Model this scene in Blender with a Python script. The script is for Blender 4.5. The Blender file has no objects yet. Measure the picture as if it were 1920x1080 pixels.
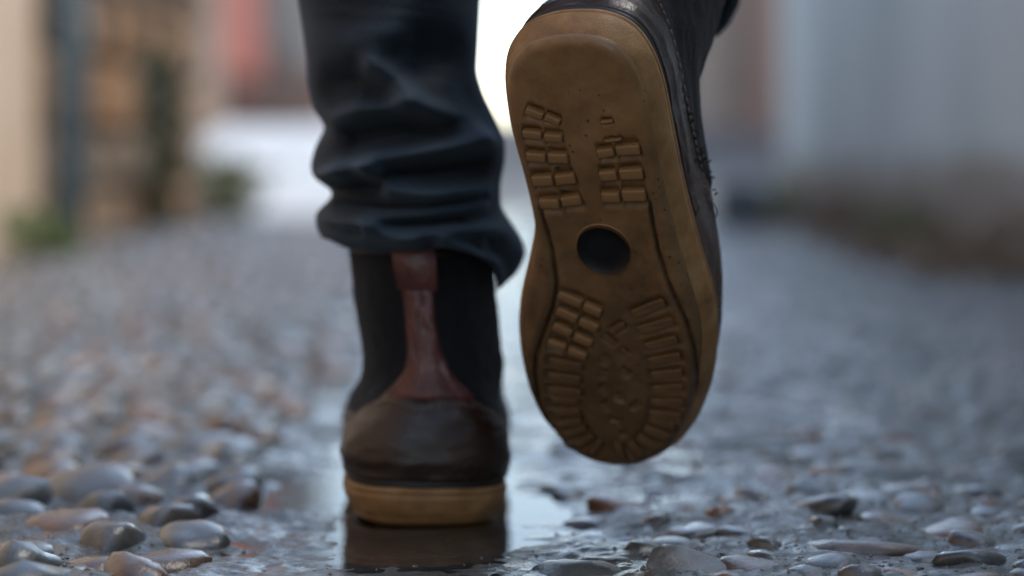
import bpy, bmesh, math, random
import numpy as np
from mathutils import Matrix, Vector

random.seed(7)
RNG = np.random.default_rng(11)
scene = bpy.context.scene
COL = scene.collection

# ------------------------------------------------------------------ camera
PITCH = math.atan(250 / 4533.3)
cam_data = bpy.data.cameras.new('camera')
cam = bpy.data.objects.new('camera', cam_data)
COL.objects.link(cam)
cam_data.lens = 85
cam_data.sensor_width = 36
cam_data.clip_start = 0.05
cam_data.clip_end = 2000
cam.location = (0, 0, .192)
cam.rotation_euler = (math.pi / 2 - PITCH, 0, 0)
cam_data.dof.use_dof = True
cam_data.dof.focus_distance = 1.125
cam_data.dof.aperture_fstop = 3.4
scene.camera = cam

# ------------------------------------------------------------------ light
SUN_EL, SUN_ROT = math.radians(55), math.radians(75)
world = bpy.data.worlds.new('World')
scene.world = world
world.use_nodes = True
wn, wl = world.node_tree.nodes, world.node_tree.links
wn.clear()
sky = wn.new('ShaderNodeTexSky')
sky.sky_type = 'NISHITA'
sky.sun_disc = False
sky.sun_elevation = SUN_EL
sky.sun_rotation = SUN_ROT
sky.air_density = .65
sky.dust_density = .35
sky.ozone_density = 1.0
bg = wn.new('ShaderNodeBackground')
bg.inputs['Strength'].default_value = .14
wo = wn.new('ShaderNodeOutputWorld')
wb = wn.new('ShaderNodeMix')            # white balance of the sky light
wb.data_type = 'RGBA'
wb.blend_type = 'MULTIPLY'
wb.inputs[0].default_value = 1
wb.inputs[7].default_value = (1.30, 1.10, .87, 1)
wl.new(sky.outputs[0], wb.inputs[6])
wl.new(wb.outputs[2], bg.inputs['Color'])
wl.new(bg.outputs[0], wo.inputs['Surface'])
sun_data = bpy.data.lights.new('sun', 'SUN')
sun_data.energy = .9
sun_data.angle = math.radians(35)
sun_data.color = (1, .97, .88)
sun = bpy.data.objects.new('sun', sun_data)
COL.objects.link(sun)
# the sky's sun stands at SUN_ROT from +Y; the lamp points from there to the ground
sd = Vector((math.sin(SUN_ROT) * math.cos(SUN_EL), math.cos(SUN_ROT) * math.cos(SUN_EL), math.sin(SUN_EL)))
sun.rotation_euler = sd.to_track_quat('Z', 'Y').to_euler()
scene.view_settings.view_transform = 'Standard'
scene.view_settings.look = 'None'
scene.view_settings.gamma = 1
scene.view_settings.use_curve_mapping = False
scene.view_settings.exposure = 1.68
scene.cycles.max_bounces = 8
scene.cycles.use_adaptive_sampling = False
scene.cycles.sample_clamp_indirect = 4
scene.cycles.use_denoising = True

# ------------------------------------------------------------------ helpers
def tag(o, label=None, cat=None, group=None, kind=None):
    if label: o['label'] = label
    if cat: o['category'] = cat
    if group: o['group'] = group
    if kind: o['kind'] = kind
    return o

def empty(name, loc=(0, 0, 0), parent=None, mat=None):
    o = bpy.data.objects.new(name, None)
    COL.objects.link(o)
    o.empty_display_size = .05
    if mat is not None: o.matrix_basis = mat
    else: o.location = loc
    if parent: o.parent = parent
    return o

def link_mesh(name, me, parent=None, material=None):
    o = bpy.data.objects.new(name, me)
    COL.objects.link(o)
    if material is not None and not me.materials: me.materials.append(material)
    if parent: o.parent = parent
    return o

def mesh(name, verts, faces, material=None, parent=None, smooth=True):
    me = bpy.data.meshes.new(name)
    me.from_pydata([tuple(map(float, v)) for v in verts], [], [tuple(f) for f in faces])
    me.update()
    if smooth:
        me.polygons.foreach_set('use_smooth', [True] * len(me.polygons))
    return link_mesh(name, me, parent, material)

def from_bm(name, bm, material=None, parent=None, smooth=False):
    me = bpy.data.meshes.new(name)
    bm.normal_update()
    bm.to_mesh(me)
    bm.free()
    if smooth: me.polygons.foreach_set('use_smooth', [True] * len(me.polygons))
    return link_mesh(name, me, parent, material)

def grid_faces(nr, nc, wrap=False, base=0):
    out = []
    for r in range(nr - 1):
        for c in range(nc if wrap else nc - 1):
            c2 = (c + 1) % nc
            out.append((base + r * nc + c, base + r * nc + c2, base + (r + 1) * nc + c2, base + (r + 1) * nc + c))
    return out

def box(bm, x0, x1, y0, y1, z0, z1):
    r = bmesh.ops.create_cube(bm, size=1)
    for v in r['verts']:
        v.co = Vector(((x0 + x1) / 2 + v.co.x * (x1 - x0), (y0 + y1) / 2 + v.co.y * (y1 - y0), (z0 + z1) / 2 + v.co.z * (z1 - z0)))

def tube(pts, rad, n=8):
    """verts and faces of a capped tube along pts"""
    pts = [Vector(p) for p in pts]
    V, F = [], []
    rads = rad if isinstance(rad, (list, tuple)) else [rad] * len(pts)
    for i, p in enumerate(pts):
        d = (pts[min(i + 1, len(pts) - 1)] - pts[max(i - 1, 0)]).normalized()
        a = d.orthogonal().normalized() if i == 0 else (a - d * a.dot(d)).normalized()
        b = d.cross(a)
        for k in range(n):
            t = 2 * math.pi * k / n
            V.append(p + (a * math.cos(t) + b * math.sin(t)) * rads[i])
    F = grid_faces(len(pts), n, True)
    F.append(tuple(range(n - 1, -1, -1)))
    F.append(tuple(range((len(pts) - 1) * n, len(pts) * n)))
    return V, F

def _lat(ix, iy, seed):
    h = (ix * 374761393 + iy * 668265263 + seed * 1442695041) & 0xffffffff
    h = ((h ^ (h >> 13)) * 1274126177) & 0xffffffff
    return ((h ^ (h >> 16)) & 0xffff) / 65535.0

def vnoise(x, y, seed=0):
    x = np.asarray(x, float); y = np.asarray(y, float)
    ix = np.floor(x).astype(np.int64); iy = np.floor(y).astype(np.int64)
    fx = x - ix; fy = y - iy
    fx = fx * fx * (3 - 2 * fx); fy = fy * fy * (3 - 2 * fy)
    a = _lat(ix, iy, seed); b = _lat(ix + 1, iy, seed); c = _lat(ix, iy + 1, seed); d = _lat(ix + 1, iy + 1, seed)
    return (a * (1 - fx) + b * fx) * (1 - fy) + (c * (1 - fx) + d * fx) * fy - .5

def fbm(x, y, seed=0, octv=4):
    s = 0; a = 1
    for k in range(octv):
        s = s + a * vnoise(x * 2 ** k, y * 2 ** k, seed + k * 17); a *= .5
    return s

def sstep(a, b, x):
    t = np.clip((np.asarray(x, float) - a) / (b - a), 0, 1)
    return t * t * (3 - 2 * t)

# ------------------------------------------------------------------ materials
def new_mat(name):
    m = bpy.data.materials.new(name)
    m.use_nodes = True
    nt = m.node_tree
    return m, nt, nt.nodes['Principled BSDF']

def N(nt, t, **kw):
    n = nt.nodes.new(t)
    for k, v in kw.items():
        if k in n.inputs: n.inputs[k].default_value = v
        else: setattr(n, k, v)
    return n

def ramp(nt, fac, stops):
    r = nt.nodes.new('ShaderNodeValToRGB')
    el = r.color_ramp.elements
    while len(el) < len(stops): el.new(.5)
    for e, (p, c) in zip(el, stops):
        e.position = p
        e.color = (*c, 1) if len(c) == 3 else c
    nt.links.new(fac, r.inputs[0])
    return r.outputs[0]

def simple(name, stops, scale=20, rough=.6, detail=5, bump=0, bscale=None, bdist=.001, coat=0, coat_r=.08, sheen=0, rough_var=0, spec=.5, stretch=None, coat_bump=False):
    m, nt, p = new_mat(name)
    tc = N(nt, 'ShaderNodeTexCoord')
    vec = tc.outputs['Object']
    if stretch:
        mp = N(nt, 'ShaderNodeMapping'); mp.inputs['Scale'].default_value = stretch
        nt.links.new(vec, mp.inputs[0]); vec = mp.outputs[0]
    n = N(nt, 'ShaderNodeTexNoise', Scale=scale, Detail=detail, Roughness=.6)
    nt.links.new(vec, n.inputs['Vector'])
    nt.links.new(ramp(nt, n.outputs['Fac'], stops), p.inputs['Base Color'])
    p.inputs['Roughness'].default_value = rough
    p.inputs['Specular IOR Level'].default_value = spec
    if rough_var:
        mr = N(nt, 'ShaderNodeMapRange')
        mr.inputs['From Min'].default_value = .35; mr.inputs['From Max'].default_value = .65
        mr.inputs['To Min'].default_value = max(.02, rough - rough_var); mr.inputs['To Max'].default_value = rough + rough_var
        n3 = N(nt, 'ShaderNodeTexNoise', Scale=scale * 1.7, Detail=4)
        nt.links.new(vec, n3.inputs['Vector'])
        nt.links.new(n3.outputs['Fac'], mr.inputs[0]); nt.links.new(mr.outputs[0], p.inputs['Roughness'])
    if bump:
        n2 = N(nt, 'ShaderNodeTexNoise', Scale=bscale or scale * 6, Detail=4, Roughness=.6)
        nt.links.new(vec, n2.inputs['Vector'])
        b = N(nt, 'ShaderNodeBump', Strength=bump, Distance=bdist)
        nt.links.new(n2.outputs['Fac'], b.inputs['Height'])
        nt.links.new(b.outputs[0], p.inputs['Normal'])
        if coat_bump: nt.links.new(b.outputs[0], p.inputs['Coat Normal'])
    if coat:
        p.inputs['Coat Weight'].default_value = coat
        p.inputs['Coat Roughness'].default_value = coat_r
        p.inputs['Coat IOR'].default_value = 1.33
    if sheen:
        p.inputs['Sheen Weight'].default_value = sheen
        p.inputs['Sheen Roughness'].default_value = .5
    return m

GUM = [(.25, (.15, .072, .025)), (.5, (.265, .137, .050)), (.75, (.35, .20, .082))]
M_gum = simple('gum_rubber', GUM, scale=28, rough=.42, bump=.25, bscale=900, bdist=.0006, rough_var=.1, coat=.5, coat_r=.22)
def worn_shaded_gum():
    """the tread plate: damp walked-in dirt with ragged outlines, mixed with shade painted darker towards the toe"""
    m = M_gum.copy(); m.name = 'worn_shaded_gum_rubber'
    nt = m.node_tree; p = nt.nodes['Principled BSDF']
    src = p.inputs['Base Color'].links[0].from_socket
    tc = N(nt, 'ShaderNodeTexCoord')
    sp = N(nt, 'ShaderNodeSeparateXYZ'); nt.links.new(tc.outputs['Object'], sp.inputs[0])
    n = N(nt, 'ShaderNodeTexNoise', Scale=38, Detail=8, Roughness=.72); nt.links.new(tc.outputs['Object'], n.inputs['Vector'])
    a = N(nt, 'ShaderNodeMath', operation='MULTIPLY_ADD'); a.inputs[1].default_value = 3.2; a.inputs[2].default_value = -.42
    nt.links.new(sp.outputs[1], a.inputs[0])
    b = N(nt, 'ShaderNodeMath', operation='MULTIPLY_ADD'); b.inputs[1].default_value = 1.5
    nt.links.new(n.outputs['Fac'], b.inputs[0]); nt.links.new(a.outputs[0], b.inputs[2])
    f = ramp(nt, b.outputs[0], [(.36, (.0,) * 3), (.52, (.22,) * 3), (.60, (.30,) * 3), (.95, (.70,) * 3)])  # darkens towards the toe: real dirt plus shade put into the colour
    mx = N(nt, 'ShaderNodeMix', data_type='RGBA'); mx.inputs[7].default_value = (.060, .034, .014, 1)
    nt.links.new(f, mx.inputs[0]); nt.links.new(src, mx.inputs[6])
    # darker along the grooves and between the blocks, patchy
    at = N(nt, 'ShaderNodeAttribute', attribute_name='groove_tone')
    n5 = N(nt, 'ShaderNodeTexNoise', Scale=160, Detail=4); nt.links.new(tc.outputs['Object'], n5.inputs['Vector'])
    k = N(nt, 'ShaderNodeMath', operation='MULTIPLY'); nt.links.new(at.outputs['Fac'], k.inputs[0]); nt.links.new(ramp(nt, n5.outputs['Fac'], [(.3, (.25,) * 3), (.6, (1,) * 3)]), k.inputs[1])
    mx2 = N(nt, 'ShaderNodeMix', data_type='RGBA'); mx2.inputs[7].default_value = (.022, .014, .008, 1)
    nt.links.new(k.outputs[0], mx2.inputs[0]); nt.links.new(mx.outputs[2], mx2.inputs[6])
    # small dark specks
    vo = N(nt, 'ShaderNodeTexVoronoi', Scale=210); nt.links.new(tc.outputs['Object'], vo.inputs['Vector'])
    n6 = N(nt, 'ShaderNodeTexNoise', Scale=30, Detail=2); nt.links.new(tc.outputs['Object'], n6.inputs['Vector'])
    sub = N(nt, 'ShaderNodeMath', operation='MULTIPLY_ADD'); sub.inputs[1].default_value = -.9; sub.inputs[2].default_value = .62
    nt.links.new(n6.outputs['Fac'], sub.inputs[0])
    ad = N(nt, 'ShaderNodeMath', operation='ADD'); nt.links.new(sub.outputs[0], ad.inputs[0]); nt.links.new(vo.outputs['Distance'], ad.inputs[1])
    mx3 = N(nt, 'ShaderNodeMix', data_type='RGBA'); mx3.inputs[7].default_value = (.03, .022, .014, 1)
    nt.links.new(ramp(nt, ad.outputs[0], [(.20, (.8,) * 3), (.30, (0,) * 3)]), mx3.inputs[0]); nt.links.new(mx2.outputs[2], mx3.inputs[6])
    nt.links.new(mx3.outputs[2], p.inputs['Base Color'])
    return m
M_gum_worn_shaded = worn_shaded_gum()
M_gum_side = simple('gum_foxing', [(.25, (.17, .080, .025)), (.5, (.30, .150, .050)), (.75, (.42, .245, .105))], scale=60, rough=.5, bump=.55, bscale=1100, bdist=.0009, rough_var=.1)
M_black_rubber = simple('black_rubber', [(.3, (.005, .005, .006)), (.7, (.011, .011, .012))], scale=60, rough=.5, spec=.3, bump=.1, bdist=.0003)
M_leather = simple('brown_leather', [(.25, (.011, .0052, .0032)), (.5, (.029, .0135, .0075)), (.8, (.060, .030, .016))], scale=32, rough=.34, bump=.35, bscale=420, bdist=.0008, rough_var=.12, spec=.5)
M_strap = simple('red_brown_leather', [(.25, (.045, .011, .008)), (.55, (.105, .025, .018)), (.8, (.155, .044, .033))], scale=70, rough=.36, bump=.5, bscale=160, bdist=.0015, rough_var=.1)
M_gore = simple('black_elastic', [(.3, (.006, .006, .007)), (.7, (.014, .014, .016))], scale=40, rough=.9, bump=.6, bscale=900, bdist=.0012, sheen=.08, spec=.2, stretch=(1, 1, .25))
M_thread = simple('tan_thread', [(.3, (.15, .10, .08)), (.7, (.24, .17, .13))], scale=300, rough=.8)
M_welt = simple('dark_welt', [(.3, (.010, .009, .009)), (.7, (.022, .020, .018))], scale=80, rough=.5)

def denim():
    m, nt, p = new_mat('dark_denim')
    tc = N(nt, 'ShaderNodeTexCoord')
    n = N(nt, 'ShaderNodeTexNoise', Scale=26, Detail=6, Roughness=.65)
    nt.links.new(tc.outputs['Object'], n.inputs['Vector'])
    mp = N(nt, 'ShaderNodeMapping'); mp.inputs['Rotation'].default_value = (0, math.radians(28), 0); mp.inputs['Scale'].default_value = (1, 1, .35)
    nt.links.new(tc.outputs['Object'], mp.inputs[0])
    w = N(nt, 'ShaderNodeTexNoise', Scale=800, Detail=3)
    nt.links.new(mp.outputs[0], w.inputs['Vector'])
    mx = N(nt, 'ShaderNodeMath', operation='MULTIPLY_ADD'); mx.inputs[1].default_value = .75
    nt.links.new(w.outputs['Fac'], mx.inputs[0])
    md = N(nt, 'ShaderNodeMath', operation='MULTIPLY'); md.inputs[1].default_value = .25
    nt.links.new(n.outputs['Fac'], md.inputs[0]); nt.links.new(md.outputs[0], mx.inputs[2])
    # lit crests of the folds, painted pale into the denim colour
    wa = N(nt, 'ShaderNodeAttribute', attribute_name='crest_light')
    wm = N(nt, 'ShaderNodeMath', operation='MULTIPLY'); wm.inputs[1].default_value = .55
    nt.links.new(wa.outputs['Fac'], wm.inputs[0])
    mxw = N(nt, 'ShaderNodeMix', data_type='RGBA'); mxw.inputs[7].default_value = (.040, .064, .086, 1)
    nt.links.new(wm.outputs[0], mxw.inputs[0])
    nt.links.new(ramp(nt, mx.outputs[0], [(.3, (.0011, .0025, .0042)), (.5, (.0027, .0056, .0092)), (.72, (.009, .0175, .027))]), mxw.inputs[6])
    nt.links.new(mxw.outputs[2], p.inputs['Base Color'])
    p.inputs['Roughness'].default_value = .72
    p.inputs['Specular IOR Level'].default_value = .4
    p.inputs['Sheen Weight'].default_value = .15
    p.inputs['Sheen Tint'].default_value = (.55, .75, 1, 1)
    b = N(nt, 'ShaderNodeBump', Strength=.5, Distance=.0008)
    nt.links.new(w.outputs['Fac'], b.inputs['Height']); nt.links.new(b.outputs[0], p.inputs['Normal'])
    return m
M_denim = denim()

def stone_mat(use_attr=False):
    m, nt, p = new_mat('wet_cobble_loose' if use_attr else 'wet_cobble')
    tc = N(nt, 'ShaderNodeTexCoord')
    if use_attr:
        at = N(nt, 'ShaderNodeAttribute', attribute_name='tint'); rnd = at.outputs['Fac']
        vec = tc.outputs['Object']
    else:
        oi = N(nt, 'ShaderNodeObjectInfo'); rnd = oi.outputs['Random']
        geo = N(nt, 'ShaderNodeNewGeometry'); vec = geo.outputs['Position']
    base = ramp(nt, rnd, [(0, (.028, .034, .035)), (.25, (.055, .064, .064)), (.42, (.018, .021, .022)), (.56, (.095, .09, .082)), (.66, (.030, .035, .034)), (.74, (.19, .070, .022)), (.86, (.075, .042, .026)), (.93, (.24, .115, .05)), (1, (.05, .057, .058))])
    n = N(nt, 'ShaderNodeTexNoise', Scale=55, Detail=7, Roughness=.7)
    nt.links.new(vec, n.inputs['Vector'])
    v = ramp(nt, n.outputs['Fac'], [(.28, (.40, .42, .44)), (.5, (.95, .95, .95)), (.72, (1.5, 1.45, 1.4))])
    mul = N(nt, 'ShaderNodeMix', data_type='RGBA', blend_type='MULTIPLY')
    mul.inputs[0].default_value = 1
    nt.links.new(base, mul.inputs[6]); nt.links.new(v, mul.inputs[7])
    nt.links.new(mul.outputs[2], p.inputs['Base Color'])
    p.inputs['Roughness'].default_value = .42
    p.inputs['Coat Weight'].default_value = 1
    p.inputs['Coat Roughness'].default_value = .04
    p.inputs['Coat IOR'].default_value = 1.62
    n2 = N(nt, 'ShaderNodeTexNoise', Scale=260, Detail=5, Roughness=.65)
    nt.links.new(vec, n2.inputs['Vector'])
    b = N(nt, 'ShaderNodeBump', Strength=.6, Distance=.0016)
    nt.links.new(n2.outputs['Fac'], b.inputs['Height']); nt.links.new(b.outputs[0], p.inputs['Normal'])
    n4 = N(nt, 'ShaderNodeTexNoise', Scale=800, Detail=3, Roughness=.6); nt.links.new(vec, n4.inputs['Vector'])
    b2 = N(nt, 'ShaderNodeBump', Strength=.5, Distance=.0007)
    nt.links.new(n4.outputs['Fac'], b2.inputs['Height']); nt.links.new(b2.outputs[0], p.inputs['Coat Normal'])
    return m
M_stone = stone_mat()
M_stone_far = stone_mat(True)

def mortar_mat():
    m, nt, p = new_mat('wet_mortar')
    tc = N(nt, 'ShaderNodeTexCoord'); vec = tc.outputs['Object']
    n = N(nt, 'ShaderNodeTexNoise', Scale=9, Detail=8, Roughness=.7)
    nt.links.new(vec, n.inputs['Vector'])
    c1 = ramp(nt, n.outputs['Fac'], [(.30, (.052, .061, .058)), (.48, (.092, .103, .098)), (.62, (.13, .138, .128)), (.75, (.15, .128, .10))])
    g = N(nt, 'ShaderNodeTexVoronoi', Scale=420)
    nt.links.new(vec, g.inputs['Vector'])
    sp = ramp(nt, g.outputs['Color'], [(.0, (.45, .47, .5)), (.6, (1, 1, 1)), (.95, (1.5, 1.45, 1.4))])
    mul = N(nt, 'ShaderNodeMix', data_type='RGBA', blend_type='MULTIPLY'); mul.inputs[0].default_value = .8
    nt.links.new(c1, mul.inputs[6]); nt.links.new(sp, mul.inputs[7])
    nt.links.new(mul.outputs[2], p.inputs['Base Color'])
    p.inputs['Roughness'].default_value = .5
    n2 = N(nt, 'ShaderNodeTexNoise', Scale=330, Detail=4, Roughness=.6)
    nt.links.new(vec, n2.inputs['Vector'])
    b = N(nt, 'ShaderNodeBump', Strength=.8, Distance=.0018)
    nt.links.new(n2.outputs['Fac'], b.inputs['Height'])
    b1 = N(nt, 'ShaderNodeBump', Strength=.5, Distance=.0012)
    nt.links.new(g.outputs['Distance'], b1.inputs['Height']); nt.links.new(b.outputs[0], b1.inputs['Normal'])
    nt.links.new(b1.outputs[0], p.inputs['Normal'])
    # a water film that thins and thickens
    cw = N(nt, 'ShaderNodeTexNoise', Scale=14, Detail=4)
    nt.links.new(vec, cw.inputs['Vector'])
    nt.links.new(ramp(nt, cw.outputs['Fac'], [(.38, (.25,) * 3), (.58, (1,) * 3)]), p.inputs['Coat Weight'])
    p.inputs['Coat Roughness'].default_value = .08
    p.inputs['Coat IOR'].default_value = 1.33
    b2 = N(nt, 'ShaderNodeBump', Strength=.35, Distance=.0012)
    nt.links.new(n2.outputs['Fac'], b2.inputs['Height']); nt.links.new(b2.outputs[0], p.inputs['Coat Normal'])
    return m
M_mortar = mortar_mat()

def water_mat():
    m, nt, p = new_mat('rain_water')
    nt.nodes.remove(p)
    out = nt.nodes['Material Output']
    fr = N(nt, 'ShaderNodeFresnel', IOR=1.6)
    gl = N(nt, 'ShaderNodeBsdfGlossy'); gl.inputs['Roughness'].default_value = .03
    tr = N(nt, 'ShaderNodeBsdfTransparent'); tr.inputs[0].default_value = (.93, .93, .92, 1)
    mx = N(nt, 'ShaderNodeMixShader')
    tc = N(nt, 'ShaderNodeTexCoord')
    n = N(nt, 'ShaderNodeTexNoise', Scale=45, Detail=3)
    nt.links.new(tc.outputs['Object'], n.inputs['Vector'])
    b = N(nt, 'ShaderNodeBump', Strength=.05, Distance=.002)
    nt.links.new(n.outputs['Fac'], b.inputs['Height'])
    nt.links.new(b.outputs[0], gl.inputs['Normal']); nt.links.new(b.outputs[0], fr.inputs['Normal'])
    nt.links.new(fr.outputs[0], mx.inputs[0]); nt.links.new(tr.outputs[0], mx.inputs[1]); nt.links.new(gl.outputs[0], mx.inputs[2])
    nt.links.new(mx.outputs[0], out.inputs['Surface'])
    return m
M_water = water_mat()

M_paving = simple('pale_wet_paving', [(.3, (.18, .19, .19)), (.7, (.26, .265, .265))], scale=1.2, rough=.8, bump=.3, bscale=20, bdist=.01, spec=.2)
M_soil = simple('soil', [(.3, (.05, .04, .03)), (.7, (.09, .075, .06))], scale=2, rough=.9)
M_peach = simple('peach_plaster', [(.3, (.58, .41, .28)), (.55, (.68, .52, .40)), (.75, (.70, .60, .52))], scale=2.2, rough=.85, bump=.3, bscale=60, bdist=.004)
M_pipe = simple('blue_grey_paint', [(.3, (.19, .26, .30)), (.7, (.25, .33, .37))], scale=6, rough=.45)
M_wallback = simple('dark_joint_mortar', [(.3, (.10, .078, .06)), (.7, (.17, .137, .108))], scale=9, rough=.95, bump=.4, bscale=60, bdist=.006)
M_right = simple('blue_grey_plaster', [(.25, (.42, .50, .52)), (.45, (.56, .65, .67)), (.6, (.67, .76, .78)), (.8, (.56, .61, .62))], scale=1.6, rough=.75, bump=.3, bscale=70, bdist=.004, stretch=(1, 1, .35), coat=.2, coat_r=.3)
def splash(m):
    nt = m.node_tree; p = nt.nodes['Principled BSDF']
    src = p.inputs['Base Color'].links[0].from_socket
    tc = N(nt, 'ShaderNodeTexCoord'); sp = N(nt, 'ShaderNodeSeparateXYZ'); nt.links.new(tc.outputs['Object'], sp.inputs[0])
    n = N(nt, 'ShaderNodeTexNoise', Scale=5, Detail=6, Roughness=.65); nt.links.new(tc.outputs['Object'], n.inputs['Vector'])
    a = N(nt, 'ShaderNodeMath', operation='MULTIPLY_ADD'); a.inputs[1].default_value = -5.0; a.inputs[2].default_value = 1.05
    nt.links.new(sp.outputs[2], a.inputs[0])
    b = N(nt, 'ShaderNodeMath', operation='MULTIPLY_ADD'); b.inputs[1].default_value = 1.3; nt.links.new(n.outputs['Fac'], b.inputs[0]); nt.links.new(a.outputs[0], b.inputs[2])
    f = ramp(nt, b.outputs[0], [(.62, (0,) * 3), (1.0, (.85,) * 3)])
    mx = N(nt, 'ShaderNodeMix', data_type='RGBA'); mx.inputs[7].default_value = (.24, .19, .145, 1)
    nt.links.new(f, mx.inputs[0]); nt.links.new(src, mx.inputs[6]); nt.links.new(mx.outputs[2], p.inputs['Base Color'])
splash(M_right)
M_plinth = simple('stained_plinth', [(.3, (.16, .13, .10)), (.5, (.26, .22, .185)), (.75, (.38, .36, .33))], scale=5, rough=.8, bump=.4, bscale=50, bdist=.005)
M_pinkish = simple('pink_brown_plaster', [(.3, (.60, .44, .33)), (.7, (.72, .55, .43))], scale=1.1, rough=.85)
M_paleh = simple('pale_rose_plaster', [(.3, (.36, .28, .235)), (.7, (.46, .38, .33))], scale=1.0, rough=.85)
M_red = simple('red_plaster', [(.3, (.44, .135, .105)), (.7, (.53, .20, .16))], scale=1.0, rough=.85)
M_mauve = simple('mauve_grey_plaster', [(.3, (.15, .145, .155)), (.7, (.22, .21, .22))], scale=1.0, rough=.85)
M_darkbase = simple('red_brown_base', [(.3, (.07, .03, .022)), (.7, (.12, .055, .04))], scale=2.0, rough=.8)
M_roof = simple('terracotta', [(.3, (.20, .085, .05)), (.7, (.30, .14, .09))], scale=4, rough=.85)
M_glass = simple('window_glass', [(.3, (.03, .035, .04)), (.7, (.05, .055, .06))], scale=2, rough=.08)
M_wood = simple('dark_green_wood', [(.3, (.03, .05, .04)), (.7, (.05, .075, .06))], scale=5, rough=.6)
M_trim = simple('grey_stone_trim', [(.3, (.28, .27, .26)), (.7, (.38, .37, .35))], scale=5, rough=.8)
M_leafdark = simple('dark_leaf', [(.3, (.025, .055, .022)), (.7, (.055, .10, .04))], scale=30, rough=.5)
M_leaf = simple('bright_leaf', [(.3, (.12, .16, .055)), (.7, (.21, .25, .10))], scale=30, rough=.5)
M_olive = simple('olive_leaf', [(.3, (.19, .20, .10)), (.7, (.29, .30, .16))], scale=30, rough=.6)
M_dead = simple('dead_leaf', [(.3, (.20, .14, .09)), (.7, (.33, .24, .165))], scale=30, rough=.7)
M_stem = simple('plant_stem', [(.3, (.05, .05, .02)), (.7, (.09, .08, .04))], scale=30, rough=.7)
M_mud = simple('mud', [(.3, (.012, .010, .007)), (.7, (.03, .024, .018))], scale=200, rough=.6)

# ------------------------------------------------------------------ ground
def lane_h(x, y):
    x = np.asarray(x, float); y = np.asarray(y, float)
    strip = np.exp(-((x + .045 + .05 * vnoise(y * 2.0, y * 0 + 3, 4)) / .085) ** 4)
    h = fbm(x * 14, y * 14, 1, 4) * .006
    h = h + fbm(x * 3, y * 3, 9, 2) * .006
    h = h * (1 - .55 * strip) - .0012 * strip
    h = h + (fbm(x * 70, y * 70, 41, 3) * .0026 + fbm(x * 230, y * 230, 43, 2) * .0013) * (1 - .45 * strip)
    h = h + .012 * sstep(.55, .80, np.abs(x)) * (1 + .6 * vnoise(x * 4, y * 4, 21))
    h = h + .004 * sstep(.06, .2, -x - .05) + .0012
    # the sole has to land on the ground: level the spot under the standing heel
    for (cx_, cy_, rx, ry) in ((-.105, 1.42, .035, .10), (.018, 1.32, .022, .07), (-.10, 1.75, .04, .2)):
        q = np.exp(-(((x - cx_) / rx) ** 2 + ((y - cy_) / ry) ** 2)); h = h * (1 - .1 * q) - .0025 * q
    foot = np.exp(-(((x + .046) / .050) ** 4 + ((y - 1.31) / .215) ** 4))
    return h * (1 - .86 * foot) + foot * -.0034

ys = [-3.0, -2.0, -1.2, -.6, -.1, .3, .6]
yy = .8
while yy < 7.4:
    ys.append(yy); yy += max(.0022, yy * .0019) if 1.0 < yy < 1.7 else max(.0035, yy * .0042)
ys = np.array(ys)
xs = np.concatenate([np.linspace(-.92, -.45, 48)[:-1], np.linspace(-.45, -.31, 40)[:-1], np.linspace(-.31, .31, 280), np.linspace(.31, .45, 40)[1:], np.linspace(.45, .92, 48)[1:]])
GX, GY = np.meshgrid(xs, ys)
GZ = lane_h(GX, GY)
def ramp_z(y): return 0.023 * np.maximum(0, np.asarray(y, float) - 7.0)
GZ = GZ + ramp_z(GY)
lane = mesh('cobbled_lane', np.stack([GX, GY, GZ], -1).reshape(-1, 3), grid_faces(len(ys), len(xs)), M_mortar)
tag(lane, 'wet grey cobbled lane with smooth middle strip where the person walks', None, None, 'structure')

# standing rainwater in the dips of the middle strip
px = np.linspace(-.17, .12, 40); pyy = np.linspace(.9, 3.6, 120)
PX, PY = np.meshgrid(px, pyy)
pud = mesh('puddle', np.stack([PX, PY, np.full_like(PX, -.0019)], -1).reshape(-1, 3), grid_faces(len(pyy), len(px)), M_water)
tag(pud, 'thin rainwater standing on the smooth strip under the planted boot', None, None, 'structure')

# the open street beyond the lane, climbing gently
sy = np.concatenate([np.linspace(7.3, 60, 120), np.linspace(62, 90, 8)])
sx = np.linspace(-9, 9, 60)
SX, SY = np.meshgrid(sx, sy)
SZ = ramp_z(np.minimum(SY, 52)) + fbm(SX, SY, 31, 3) * .02 - .002
street = mesh('street', np.stack([SX, SY, SZ], -1).reshape(-1, 3), grid_faces(len(sy), len(sx)), M_paving)
tag(street, 'pale wet paving of the open street beyond the lane', None, None, 'structure')
gx = np.linspace(-400, 400, 41); gy = np.concatenate([np.linspace(-60, 6, 8), [8, 20, 40, 55, 90, 150, 300, 600]])
X_, Y_ = np.meshgrid(gx, gy)
gnd = mesh('ground', np.stack([X_, Y_, ramp_z(np.minimum(Y_, 52)) - .12 - .05 * (Y_ > 90) * 0], -1).reshape(-1, 3), grid_faces(len(gy), len(gx)), M_soil)
tag(gnd, 'bare earth around and beyond the houses', None, None, 'structure')

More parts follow.
